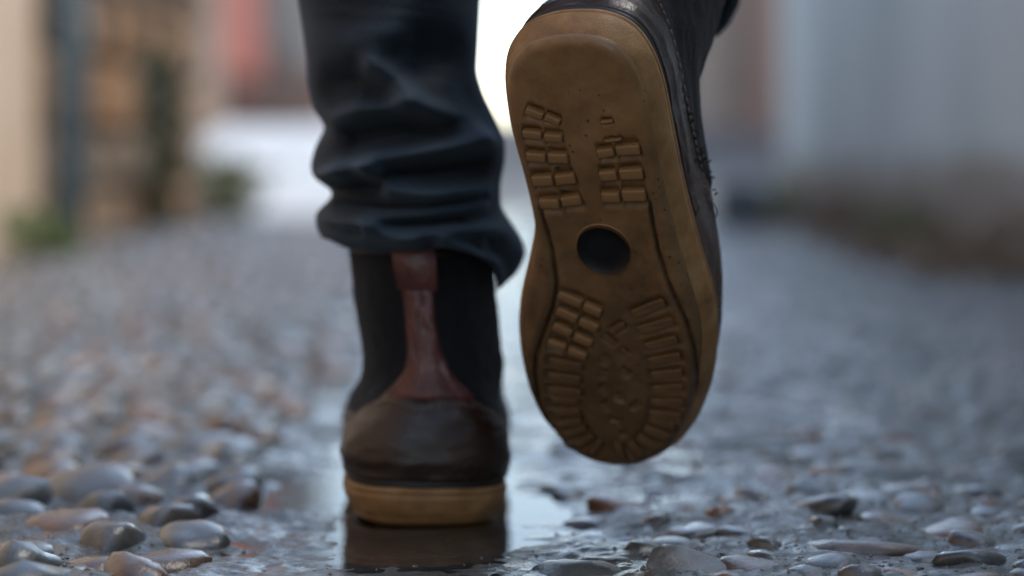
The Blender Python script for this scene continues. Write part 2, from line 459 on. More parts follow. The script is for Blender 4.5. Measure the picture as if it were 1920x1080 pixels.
# ------------------------------------------------------------------ cobbles
def pebble(name, seed, sub):
    bm = bmesh.new()
    bmesh.ops.create_icosphere(bm, subdivisions=sub, radius=1)
    r = random.Random(seed)
    dirs = [(Vector((r.gauss(0, 1), r.gauss(0, 1), r.gauss(0, 1))).normalized(), r.uniform(.05, .2), r.uniform(1.2, 2.4), r.uniform(0, 6)) for _ in range(6)]
    e = r.uniform(2.2, 3.2)
    for v in bm.verts:
        d = v.co.normalized()
        k = (abs(d.x) ** e + abs(d.y) ** e + abs(d.z) ** e) ** (-1 / e)
        s = 1 + sum(a * .36 * math.sin(f * d.dot(q) * 2 + ph) for q, a, f, ph in dirs)
        q3 = Vector((d.x * 2.1 + seed, d.y * 2.1, d.z * 2.1)); s *= 1 + .03 * math.sin(q3.x * 3 + 2 * math.sin(q3.y * 3)) + .012 * math.sin(q3.y * 7 + 3 * math.sin(q3.z * 5))
        v.co = d * k * s
    me = bpy.data.meshes.new(name)
    bm.to_mesh(me); bm.free()
    me.polygons.foreach_set('use_smooth', [True] * len(me.polygons))
    me.materials.append(M_stone)
    return me
PEB = [pebble('cobble', 40 + k, 3) for k in range(10)]
PEB_LO = [pebble('cobble_small', 40 + k, 2) for k in range(10)]

# stones by hand along the near edge: x, y, half length, half width, half height, turn, sink, tint choice (None = random)
HERO = [(-.240, 1.150, .020, .024, .0125, 8, .0045), (-.226, 1.222, .021, .026, .012, -12, .004), (-.165, 1.128, .021, .020, .0105, 5, .0035),
        (-.198, 1.112, .019, .014, .0085, -6, .003), (-.160, 1.195, .017, .022, .011, 20, .004), (-.232, 1.345, .028, .030, .016, 20, .005),
        (-.160, 1.395, .016, .024, .017, 10, .005), (-.196, 1.440, .018, .036, .014, -25, .004), (-.262, 1.262, .022, .026, .013, 15, .004),
        (.033, 1.108, .027, .020, .0085, 4, .0035), (.086, 1.104, .022, .019, .0072, -8, .0035), (.116, 1.112, .019, .016, .0065, 10, .0035),
        (.172, 1.165, .028, .022, .0085, 6, .0035), (.200, 1.262, .017, .020, .009, -10, .004), (.092, 1.232, .014, .016, .006, 30, .002),
        (.250, 1.160, .02, .02, .008, 0, .003), (.225, 1.215, .014, .018, .008, 12, .003), (-.275, 1.175, .02, .024, .012, 0, .004)]
stones = []
for (x, y, a, b, c, rz, sink) in HERO:
    stones.append((x, y, a, b, c, math.radians(rz), sink))
# rows of stones set on edge, leaning across the lane
cell = {}
def free(x, y, r):
    ci, cj = int(math.floor(x / .05)), int(math.floor(y / .05))
    for i in range(ci - 2, ci + 3):
        for j in range(cj - 2, cj + 3):
            for (qx, qy, qr) in cell.get((i, j), ()):
                if (qx - x) ** 2 + (qy - y) ** 2 < ((r + qr) * .90) ** 2: return False
    return True
def take(x, y, r): cell.setdefault((int(math.floor(x / .05)), int(math.floor(y / .05))), []).append((x, y, r))
for s in stones: take(s[0], s[1], (s[2] + s[3]) / 2 * 1.02)
rs = random.Random(5)
for _ in range(62000):
    x = rs.uniform(-.8, .8); y = 1.02 + (rs.random() ** .8) * 6.25 if _ < 40000 else rs.uniform(-1.2, 3.0)
    left = x < -.045
    cx = -.045 + .05 * float(vnoise(y * 2.0, 3, 4))
    if abs(x - cx) < .088 + .012 * rs.random(): 
        continue
    if abs(x) > .27 * y: 
        if _ < 40000 and y < 2.9: continue
    if left:
        a = rs.uniform(.013, .022); b = a * rs.uniform(1.0, 1.6); c = rs.uniform(.013, .020); sink = .0055
        rz = math.radians(rs.gauss(-22, 14))
    else:
        a = rs.uniform(.006, .015); b = a * rs.uniform(1.0, 1.8); c = rs.uniform(.005, .011); sink = .0042
        rz = math.radians(rs.gauss(28, 20))
        if rs.random() < .45: continue
    r = (a + b) / 2
    if not free(x, y, r): continue
    take(x, y, r)
    stones.append((x, y, a, b, c, rz, sink))
# the 300 that show largest are objects, the rest one mass
def top_of(x, c):
    """how far a stone stands out of the mortar"""
    return c * (.47 if x < -.12 else .45 if x < 0 else .36)
shown = [s for s in stones if s[1] > 1.05 and abs(s[0]) < .225 * s[1]]
shown.sort(key=lambda s: -(s[2] * s[4]) / s[1] ** 2)
near = shown[:300]
near_ids = set(map(id, near)); rest = [s for s in stones if id(s) not in near_ids]
for k, (x, y, a, b, c, rz, sink) in enumerate(near):
    o = link_mesh('cobble', PEB[k % 10] if y < 1.7 else PEB_LO[k % 10], lane)
    z = float(lane_h(x, y)) + float(ramp_z(y))
    o.location = (x, y, z + top_of(x, c) - c)
    o.rotation_euler = (rs.gauss(0, .16), rs.gauss(0, .14), rz + (math.pi if rs.random() < .5 else 0))
    o.scale = (a, b, c)
V, Fc, T = [], [], []
lo = []
for k in range(6):
    me = pebble('tmp', 90 + k, 1 if k else 1)
    vv = np.array([v.co[:] for v in me.vertices]); ff = [tuple(p.vertices) for p in me.polygons]
    lo.append((vv, ff)); bpy.data.meshes.remove(me)
base = 0
for k, (x, y, a, b, c, rz, sink) in enumerate(rest):
    vv, ff = lo[k % 6]
    p = vv * (a, b, c)
    cs, sn = math.cos(rz), math.sin(rz)
    q = np.stack([p[:, 0] * cs - p[:, 1] * sn + x, p[:, 0] * sn + p[:, 1] * cs + y, p[:, 2] + float(lane_h(x, y)) + float(ramp_z(y)) + top_of(x, c) - c], -1)
    V.append(q); Fc += [tuple(i + base for i in f) for f in ff]
    T += [rs.random()] * len(vv); base += len(vv)
far_c = mesh('small_cobbles', np.concatenate(V), Fc, M_stone_far, lane)
at = far_c.data.attributes.new('tint', 'FLOAT', 'POINT'); at.data.foreach_set('value', T)
tag(far_c, kind='stuff')
# grit washed between the stones, near the front
V, Fc = [], []
for k in range(7000):
    y = 1.03 + rs.random() ** 1.6 * .9; x = rs.uniform(-.27, .27) * y
    if abs(x + .045) < .10 and rs.random() < .93: continue
    s = rs.uniform(.0006, .0019) * (1.5 if rs.random() < .08 else 1)
    z = float(lane_h(x, y))
    b0 = len(V)
    jj = [rs.uniform(.7, 1.3) for _ in range(6)]
    for (dx, dy, dz), j in zip(((1, 0, 0), (-1, 0, 0), (0, 1, 0), (0, -1, 0), (0, 0, 1), (0, 0, -1)), jj):
        V.append((x + dx * s * j, y + dy * s * j, z + dz * s * j * .7 - s * .15))
    Fc += [(b0 + i, b0 + j, b0 + k2) for i, j, k2 in ((0, 2, 4), (2, 1, 4), (1, 3, 4), (3, 0, 4), (2, 0, 5), (1, 2, 5), (3, 1, 5), (0, 3, 5))]
grit = mesh('grit', V, Fc, M_stone_far, lane)
at = grit.data.attributes.new('tint', 'FLOAT', 'POINT'); at.data.foreach_set('value', [rs.random() for _ in V])
tag(grit, kind='stuff')

# ------------------------------------------------------------------ walls and houses
def wall_slab(name, x0, x1, y0, y1, z0, z1, material, parent=None, axis_noise=.006):
    """a plastered wall with a slightly uneven face"""
    ny, nz = max(2, int((y1 - y0) / .12)), max(2, int((z1 - z0) / .12))
    yv = np.linspace(y0, y1, ny); zv = np.linspace(z0, z1, nz)
    Yg, Zg = np.meshgrid(yv, zv)
    n = fbm(Yg * 1.3, Zg * 1.3, int(abs(x0) * 1000) % 97, 4) * axis_noise
    A = np.stack([x0 + n, Yg, Zg], -1).reshape(-1, 3); B = np.stack([x1 + n, Yg, Zg], -1).reshape(-1, 3)
    V = np.concatenate([A, B]); m = ny * nz
    F = [f[::-1] for f in grid_faces(nz, ny)] + grid_faces(nz, ny, base=m)
    def idx(r, c): return r * ny + c
    for c in range(ny - 1):
        F.append((idx(0, c), idx(0, c + 1), m + idx(0, c + 1), m + idx(0, c))); F.append((idx(nz - 1, c + 1), idx(nz - 1, c), m + idx(nz - 1, c), m + idx(nz - 1, c + 1)))
    for r in range(nz - 1):
        F.append((idx(r + 1, 0), idx(r, 0), m + idx(r, 0), m + idx(r + 1, 0))); F.append((idx(r, ny - 1), idx(r + 1, ny - 1), m + idx(r + 1, ny - 1), m + idx(r, ny - 1)))
    return mesh(name, V, F, material, parent, smooth=False)

# left: garden house with peach plaster, its downpipe, then rough stone wall
ph = empty('plastered_wall', (-.86, 1, 0))
tag(ph, 'peach plastered wall at the left edge of the lane', 'wall')
wall_slab('render_coat', -.25, 0, -4, 3.38, -.1, 1.2, M_peach, ph)
bm = bmesh.new(); box(bm, -.30, .05, -4.03, 3.41, 1.2, 1.28); from_bm('coping', bm, M_trim, ph)
pp = empty('downpipe', (-.815, 4.47, 0))
tag(pp, 'blue grey downpipe standing between the peach plaster and the stone wall', 'pipe')
v, f = tube([(0, 0, .03), (0, 0, .7), (0, 0, 1.4)], .030, 14); mesh('pipe', v, f, M_pipe, pp)
for z in (.75, 1.2):
    v, f = tube([(0, 0, z), (0, 0, z + .03)], .036, 14); mesh('bracket', v, f, M_pipe, pp)
    
sw = empty('stone_wall', (-.88, 4.55, 0))
tag(sw, 'rough brown stone wall beyond the downpipe on the left', 'wall')
wall_slab('wall_core', -.30, -.045, 0.02, 2.42, -.1, 1.06, M_wallback, sw)
STC = [simple('wall_stone', [(.3, tuple(c * .7 for c in col)), (.7, tuple(c * 1.2 for c in col))], scale=14, rough=.85, bump=.5, bscale=50, bdist=.006)
       for col in ((.32, .19, .105), (.43, .225, .105), (.26, .18, .12), (.36, .28, .21), (.18, .115, .07), (.46, .29, .17))]
def rough_block(seed):
    bm = bmesh.new(); bmesh.ops.create_cube(bm, size=2)
    bmesh.ops.bevel(bm, geom=list(bm.edges), offset=.28, segments=1, affect='EDGES', profile=.6)
    r = random.Random(seed)
    for v in bm.verts: v.co *= 1 + r.uniform(-.1, .08)
    me = bpy.data.meshes.new('wall_stone'); bm.to_mesh(me); bm.free()
    return me
blocks = []
for ci, mm in enumerate(STC):
    for s in range(2):
        me = rough_block(ci * 5 + s); me.materials.append(mm); blocks.append(me)
z = .0
rw = random.Random(3)
while z < 1.0:
    h = rw.uniform(.09, .19); y = rw.uniform(-.1, .02)
    while y < 2.36:
        w = rw.uniform(.12, .30)
        y0, y1 = max(.03, y), min(2.42, y + w)
        if y1 - y0 > .06:
            gap = (1.30 < (y0 + y1) / 2 < 1.62 and .30 < z + h / 2 < .62) or (1.95 < (y0 + y1) / 2 < 2.2 and .08 < z < .25)   # a putlog hole and a drain left dark
            if not gap:
                o = link_mesh('stone', rw.choice(blocks), sw)
                o.location = (-.075 + rw.uniform(-.012, .012), (y0 + y1) / 2, z + h / 2)
                o.scale = (.075, (y1 - y0) / 2 - .007, h / 2 - .007)
                o.rotation_euler = (rw.gauss(0, .03), rw.gauss(0, .03), rw.gauss(0, .03))
        y += w
    z += h

# leafy things
def leaf_clump(pts, size, seed, up=.4):
    r = random.Random(seed); V, F = [], []
    for p in pts:
        d = Vector((r.gauss(0, 1), r.gauss(0, 1), r.gauss(up, 1))).normalized()
        s = d.orthogonal().normalized()
        s = (Matrix.Rotation(r.uniform(0, 6.28), 3, d) @ s)
        L = size * r.uniform(.6, 1.3); w = L * r.uniform(.25, .4); nn = d.cross(s) * L * .12
        p = Vector(p); b = len(V)
        V += [p, p + d * L * .5 + s * w + nn, p + d * L, p + d * L * .5 - s * w + nn, p + d * L * .5 - nn]
        F += [(b, b + 1, b + 4), (b + 1, b + 2, b + 4), (b + 2, b + 3, b + 4), (b + 3, b, b + 4)]
    return V, F
def plant(name, label, cat, loc, spread, n, size, mat_, seed, group=None, stems=5):
    root = tag(empty(name, loc), label, cat, group)
    r = random.Random(seed); pts = []
    for _ in range(n):
        t = r.random()
        pts.append((r.gauss(0, 1) * spread[0] * (.4 + .6 * t), r.gauss(0, 1) * spread[1] * (.4 + .6 * t), t * spread[2]))
    v, f = leaf_clump(pts, size, seed); mesh('leaves', v, f, mat_, root, smooth=False)
    V, F = [], []
    for k in range(stems):
        v, f = tube([(0, 0, -.01), (r.gauss(0, .3) * spread[0], r.gauss(0, .3) * spread[1], spread[2] * .5), (r.gauss(0, .9) * spread[0], r.gauss(0, .9) * spread[1], spread[2] * .95)], [.004, .003, .0015], 5)
        F += [tuple(i + len(V) for i in q) for q in f]; V += v
    mesh('stems', V, F, M_stem, root)
    return root
plant('wall_plant', 'dark green climbing plant against the rough stone wall', 'plant', (-.845, 5.80, .01), (.025, .045, .42), 210, .045, M_leafdark, 2)
plant('weed_tuft', 'bright green weed tuft at the foot of the peach wall', 'plant', (-.80, 4.12, .01), (.03, .08, .06), 90, .042, M_leaf, 4)
plant('low_shrub', 'olive green low shrub at the far end of the stone wall', 'plant', (-.79, 6.70, .01), (.05, .12, .16), 300, .045, M_olive, 6)

# right: blue grey plaster wall on a stained plinth, weeds and dead leaves at its foot
rwall = empty('rendered_wall', (.83, 1, 0))
tag(rwall, 'blue grey rendered wall along the right side of the lane', 'wall')
wall_slab('render_coat', .0, .25, -4, 6.5, .10, 1.6, M_right, rwall)
wall_slab('plinth', -.018, .25, -4, 6.5, -.1, .10, M_plinth, rwall, .012)
bm = bmesh.new(); box(bm, -.04, .30, -4.03, 6.53, 1.6, 1.68); from_bm('coping', bm, M_trim, rwall)
for k, (y, n, hgt, mt, lab) in enumerate(((3.95, 200, .05, M_dead, 'brown withered weed nearest the camera along the right wall'), (4.75, 240, .085, M_olive, 'olive weed with brown tips in the middle of the right wall foot'),
                                (5.75, 260, .09, M_dead, 'tall brown dry weed against the blue grey wall'), (6.9, 220, .13, M_olive, 'dark olive weed at the far corner of the blue grey wall'))):
    plant('wall_weed', lab, 'plant', (.775, y, .01), (.025, .16, hgt * .7), n // 3, .04, mt, 50 + k, 'weeds along the right wall')
pts = [(random.uniform(.62, .80), random.uniform(3.4, 7.2), .022) for _ in range(420)]
pts = [(x, y, float(lane_h(x, y)) + random.uniform(.002, .02)) for x, y, _ in pts]
v, f = leaf_clump(pts, .04, 77, 0)
tag(mesh('leaf_litter', v, f, M_dead, None, smooth=False), 'brown fallen leaves and dirt lying along the foot of the right wall', 'leaves', None, 'stuff')

M_white = simple('white_plaster', [(.3, (.56, .58, .60)), (.7, (.66, .68, .69))], scale=3, rough=.7)
wst = tag(empty('bright_slope', (-.62, 7.0, 0)), 'white slope added beyond the end of the stone wall to catch sky light as a bright patch', 'added slope')  # made-up slope, pale and tilted up to the sky to give a bright patch
def wedge(x0, x1, y0, y1, z0, z1, drop):
    b_ = bmesh.new()
    v_ = [b_.verts.new(c) for c in ((x0, y0, z0), (x1, y0, z0), (x1, y1, z1), (x0, y1, z1), (x0, y0, -drop), (x1, y0, -drop), (x1, y1, -drop), (x0, y1, -drop))]
    for q in ((0, 1, 2, 3), (7, 6, 5, 4), (0, 4, 5, 1), (1, 5, 6, 2), (2, 6, 7, 3), (3, 7, 4, 0)): b_.faces.new([v_[i] for i in q])
    return b_
from_bm('slab', wedge(-.45, .30, 0, 1.9, .012, .30, .1), M_white, wst)
bm = wedge(.302, .36, .02, 1.9, .03, .32, .1); bmesh.ops.bevel(bm, geom=list(bm.edges), offset=.008, segments=2, affect='EDGES'); from_bm('kerb', bm, M_trim, wst)
bm = bmesh.new(); bmesh.ops.create_cube(bm, size=1)
bmesh.ops.bevel(bm, geom=list(bm.edges), offset=.12, segments=2, affect='EDGES')
for v in bm.verts: v.co = Vector((v.co.x * .13, v.co.y * .24, v.co.z * .13)) * (1 + random.uniform(-.06, .06))
sb_ = tag(from_bm('dark_block', bm, simple('dark_block_grey', [(.3, (.10, .115, .125)), (.7, (.16, .18, .19))], scale=14, rough=.6, bump=.4, bdist=.004)), 'dark grey block near the far end of the right wall', 'stone block')  # block put in for a dark patch by the wall's end
sb_.location = (.60, 6.35, .055)

def house(name, label, x_face, x_back, y0, y1, h, wall_m, base_m=None, doors=(), wins=(), base_h=.45):
    g = float(ramp_z(min(y0, 52))) - .15
    root = tag(empty(name, (x_face, (y0 + y1) / 2, g)), label, 'house')
    s = 1 if x_back > x_face else -1
    D = abs(x_back - x_face); Lh = (y1 - y0) / 2
    def bx(nm, a, b, c, d, e, f_, m_, par=root):
        bm = bmesh.new(); box(bm, min(s * a, s * b), max(s * a, s * b), c, d, e, f_); return from_bm(nm, bm, m_, par)
    bx('wall', 0, D, -Lh, Lh, 0, h, wall_m)
    if base_m: bx('plinth', -.04, .02, -Lh + .01, Lh - .01, 0, base_h + 0.15 + .023 * (y1 - y0), base_m)
    bm = bmesh.new()
    x0, x1 = -.35 * s, (D + .35) * s
    vs = [bm.verts.new(c) for c in ((x0, -Lh - .2, h + .003), (x1, -Lh - .2, h + .003), (x1, Lh + .2, h + .003), (x0, Lh + .2, h + .003), ((x0 + x1) / 2, -Lh - .2, h + D * .25), ((x0 + x1) / 2, Lh + .2, h + D * .25))]
    for q in ((0, 1, 4), (2, 3, 5), (0, 4, 5, 3), (1, 2, 5, 4), (0, 3, 2, 1)): bm.faces.new([vs[i] for i in q])
    bmesh.ops.recalc_face_normals(bm, faces=bm.faces)
    from_bm('roof', bm, M_roof, root)
    for (yc, w, z0, hh) in doors:
        fr = bx('door_frame', -.05, .03, yc - w / 2 - .1, yc + w / 2 + .1, z0, z0 + hh + .1, M_trim)
        bx('door', -.07, .03, yc - w / 2, yc + w / 2, z0, z0 + hh, M_wood, fr)
    for (yc, w, z0, hh) in wins:
        fr = bx('window', -.05, .03, yc - w / 2 - .08, yc + w / 2 + .08, z0 - .08, z0 + hh + .08, M_trim)
        bx('pane', -.06, .03, yc - w / 2, yc + w / 2, z0, z0 + hh, M_glass, fr)
    return root
house('left_glare_blocker', 'ochre house added out of view at the far left street end to cut sky glare', -.85, -9, 50.5, 60, 3.0, M_peach, M_darkbase, [], [(-2, .9, 1.6, 1.0), (2, .9, 1.6, 1.0)], .6)  # unseen, added to narrow the sky gap and its glare on the ground
house('right_glare_blocker', 'grey brown house added out of view at the far right street end to cut sky glare', .95, 9, 46.5, 60, 2.9, M_plinth, None, [], [(-3, .9, 1.6, 1.0), (2, .9, 1.6, 1.0)])  # likewise unseen, added on the right to hold back sky glare
house('rose_house', 'pale rose plastered house beyond the stone wall', -2.75, -8, 10.5, 23.0, 6.2, M_paleh, None, [(1, 1, .3, 2)], [(-3.5, .9, 1.3, 1.3), (4.3, .9, 1.5, 1.2), (-3.5, .9, 4, 1.3), (1, .9, 4, 1.3), (4.5, .9, 4, 1.3)])
house('red_house', 'red plastered house with dark base across the street on the left', -2.75, -8, 23.1, 26.6, 6.8, M_red, M_darkbase, [], [(-.7, .8, 4.3, 1.3), (.8, .8, 4.3, 1.3)], .55)
house('grey_house', 'mauve grey house next to the red one', -2.75, -8, 26.7, 36, 6.0, M_mauve, M_darkbase, [(-3, 1, .3, 2.1)], [(0, .9, 1.6, 1.3), (-3, .9, 4, 1.3), (0, .9, 4, 1.3), (3, .9, 4, 1.3)], .7)
house('pinkish_house', 'pinkish brown house beyond the right wall', 2.75, 8, 11, 36, 4.8, M_pinkish, None, [(6, 1, .8, 2.1)], [(-10, .9, 2.4, 1.2), (-4, .9, 2.4, 1.2), (2, .9, 2.4, 1.2), (9, .9, 2.4, 1.2)])

# ------------------------------------------------------------------ boots
# sole outline in millimetres: x across, y from the back of the heel to the toe (right foot seen from below, i.e. from behind)
OUT = [(4.3,0.0),(13.2,0.2),(23.2,4.1),(30.3,14.4),(34.9,28.9),(38.2,50.0),(41.2,70.2),(44.7,90.7),(48.4,108.4),(52.7,126.4),(57.3,144.6),(58.8,160.4),(58.4,180.0),(55.2,200.4),(49.2,220.1),(39.2,238.2),(25.5,250.6),(12.4,255.5),(-2.0,255.7),(-14.5,250.2),(-25.3,237.7),(-32.4,220.8),(-37.3,199.3),(-37.8,177.6),(-35.1,159.0),(-30.6,142.0),(-25.4,120.6),(-25.3,106.5),(-28.8,82.4),(-33.2,59.5),(-34.9,38.5),(-33.9,25.4),(-31.0,17.4),(-24.7,9.3),(-15.3,4.3),(-6.1,1.4)]
OUT = [(x * .972 + .1, y) for x, y in OUT]
GL = [(-20.6,97.5),(-18.0,108.6),(-15.8,120.8),(-14.5,140.6),(-17.2,154.9),(-23.7,173.0),(-28.2,187.0),(-29.8,198.8),(-29.0,216.8),(-24.8,234.1),(-19.9,243.8)]
GR = [(34.6,86.6),(36.3,100.9),(38.0,113.0),(42.2,129.2),(51.0,152.6),(54.6,170.5),(55.2,187.4),(53.1,208.2),(49.1,225.3),(42.6,235.5)]
# tread blocks: centre x, centre y, length, width (mm), turn (degrees)
LUG = [(-19.8,43.2,9.1,4.4,19),(-10.9,45.6,7.9,3.8,20),(-21.6,55.1,9.8,4.5,0),(-11.1,55.6,9.1,4.7,-2),(-20.5,67.6,10.1,5.3,-2),(-9.4,66.7,10.3,5.9,-6),(-18.0,80.6,10.9,6.2,-11),(-6.4,78.1,10.5,6.1,-14),(-15.3,93.3,10.5,5.8,-8),(-4.1,90.1,10.4,5.8,-17),(15.9,43.2,6.2,1.6,-14),(14.5,60.6,8.9,4.9,-17),(25.5,57.6,12.2,5.8,-11),(15.2,73.3,8.9,5.6,-13),(26.6,70.9,11.9,6.3,-10),(15.9,85.4,9.5,6.0,-9),(27.5,82.8,12.1,6.9,-9),(18.4,53.0,9.1,1.2,-15),(-8.0,148.9,13.1,5.3,20),(3.3,153.4,9.7,5.3,19),(-10.2,158.6,11.8,5.4,22),(1.0,163.1,10.4,5.4,19),(-13.2,168.4,10.5,5.1,22),(-2.6,172.9,10.1,5.1,20),(-16.7,178.5,10.0,4.9,16),(-6.0,181.8,10.2,4.6,15),(-12.7,189.8,21.5,3.9,4),(-14.0,199.0,21.8,3.9,1),(-14.5,208.0,22.0,3.9,-3),(-14.9,216.7,22.0,3.9,-6),(-14.4,224.8,21.8,3.9,-11),(-13.6,231.8,21.9,3.7,-21),(-10.7,237.2,20.7,3.3,-29),(-6.3,242.6,18.6,3.1,-42),(-0.2,245.9,16.9,2.9,-58),(32.1,148.2,24.1,4.3,-32),(35.6,158.2,24.8,4.4,-26),(38.0,168.4,22.5,4.0,-25),(39.6,177.7,21.6,3.8,-21),(40.3,187.2,20.7,3.9,-17),(40.4,196.5,20.5,4.0,-14),(39.8,205.5,20.9,4.1,-9),(38.5,214.0,20.3,4.2,-2),(36.4,222.2,20.1,4.3,10),(33.0,230.1,19.3,4.4,20),(28.1,237.6,17.5,4.4,31),(21.4,242.8,14.7,4.2,50),(12.9,245.5,13.6,3.5,74),(15.6,162.7,9.9,3.2,-41),(11.3,171.0,8.4,2.9,41),(8.3,183.8,4.7,3.3,28),(6.5,202.7,4.8,3.1,-37),(7.2,213.7,4.8,3.1,-37),(12.1,221.0,5.6,3.4,13),(14.6,228.9,5.3,4.3,-18),(14.6,206.8,5.5,3.0,6),(18.6,190.0,5.9,2.7,37),(18.5,177.8,4.2,2.7,-147),(7.0,193.1,3.9,3.1,24),(22.7,210.6,7.4,2.0,-46)]

def closed_curve(P, n):
    P = np.array(P, float); k = len(P); pts = []
    for i in range(k):
        p0, p1, p2, p3 = P[i - 1], P[i], P[(i + 1) % k], P[(i + 2) % k]
        for t in np.linspace(0, 1, 16, endpoint=False):
            pts.append(.5 * ((2 * p1) + (-p0 + p2) * t + (2 * p0 - 5 * p1 + 4 * p2 - p3) * t * t + (-p0 + 3 * p1 - 3 * p2 + p3) * t ** 3))
    Q = np.array(pts)
    for _ in range(30): Q = (np.roll(Q, 1, 0) + 2 * Q + np.roll(Q, -1, 0)) / 4
    d = np.r_[0, np.cumsum(np.hypot(*(np.roll(Q, -1, 0) - Q).T))]
    s = np.linspace(0, d[-1], n, endpoint=False)
    Qc = np.vstack([Q, Q[:1]])
    return np.stack([np.interp(s, d, Qc[:, 0]), np.interp(s, d, Qc[:, 1])], -1)

NO = 480
KS = NO / 288
outline = closed_curve([(x / 1000, y / 1000) for x, y in OUT], NO)
k0 = np.argmin(outline[:, 1]); outline = np.roll(outline, -k0, 0)
outline[:, 1] -= outline[0, 1]
LS = outline[:, 1].max()
tanv = np.roll(outline, -1, 0) - np.roll(outline, 1, 0); tanv /= np.hypot(*tanv.T)[:, None]
nrm = np.stack([tanv[:, 1], -tanv[:, 0]], -1)          # outward for a curve that runs heel -> +x side -> toe
def midline(y):
    i = NO // 2
    kt = np.argmax(outline[:, 1])
    xr = np.interp(y, outline[:kt, 1], outline[:kt, 0]); xl = np.interp(y, outline[kt:, 1][::-1], outline[kt:, 0][::-1])
    return (xr + xl) / 2
def polydist(x, y, P):
    d = np.full(np.shape(x), 1e9)
    for (ax, ay), (bx_, by_) in zip(P[:-1], P[1:]):
        vx, vy = bx_ - ax, by_ - ay
        t = np.clip(((x - ax) * vx + (y - ay) * vy) / (vx * vx + vy * vy), 0, 1)
        d = np.minimum(d, np.hypot(x - ax - t * vx, y - ay - t * vy))
    return d
def toe_lift(y, k): return k * np.clip((y / LS - .70) / .30, 0, 1) ** 2

def unit_lug():
    bm = bmesh.new(); bmesh.ops.create_cube(bm, size=1)
    for v in bm.verts:
        if v.co.z < 0: v.co.x *= .90; v.co.y *= .74
    bmesh.ops.bevel(bm, geom=[e for e in bm.edges if min(v.co.z for v in e.verts) < 0], offset=.09, segments=2, affect='EDGES', profile=.6)
    me = bpy.data.meshes.new('lug'); bm.to_mesh(me); bm.free()
    me.materials.append(M_gum)
    me.polygons.foreach_set('use_smooth', [True] * len(me.polygons))
    return me
LUG_ME = unit_lug()
M_gum_dark = simple('dark_gum_rubber', [(.25, (.075, .038, .014)), (.5, (.135, .070, .026)), (.75, (.20, .112, .045))], scale=1.3, rough=.38, coat=.5, coat_r=.2)
LUG_DARK = LUG_ME.copy(); LUG_DARK.materials.clear(); LUG_DARK.materials.append(M_gum_dark)      # the blocks under the ball of the foot are darkened to match the plate's dirt and painted shade

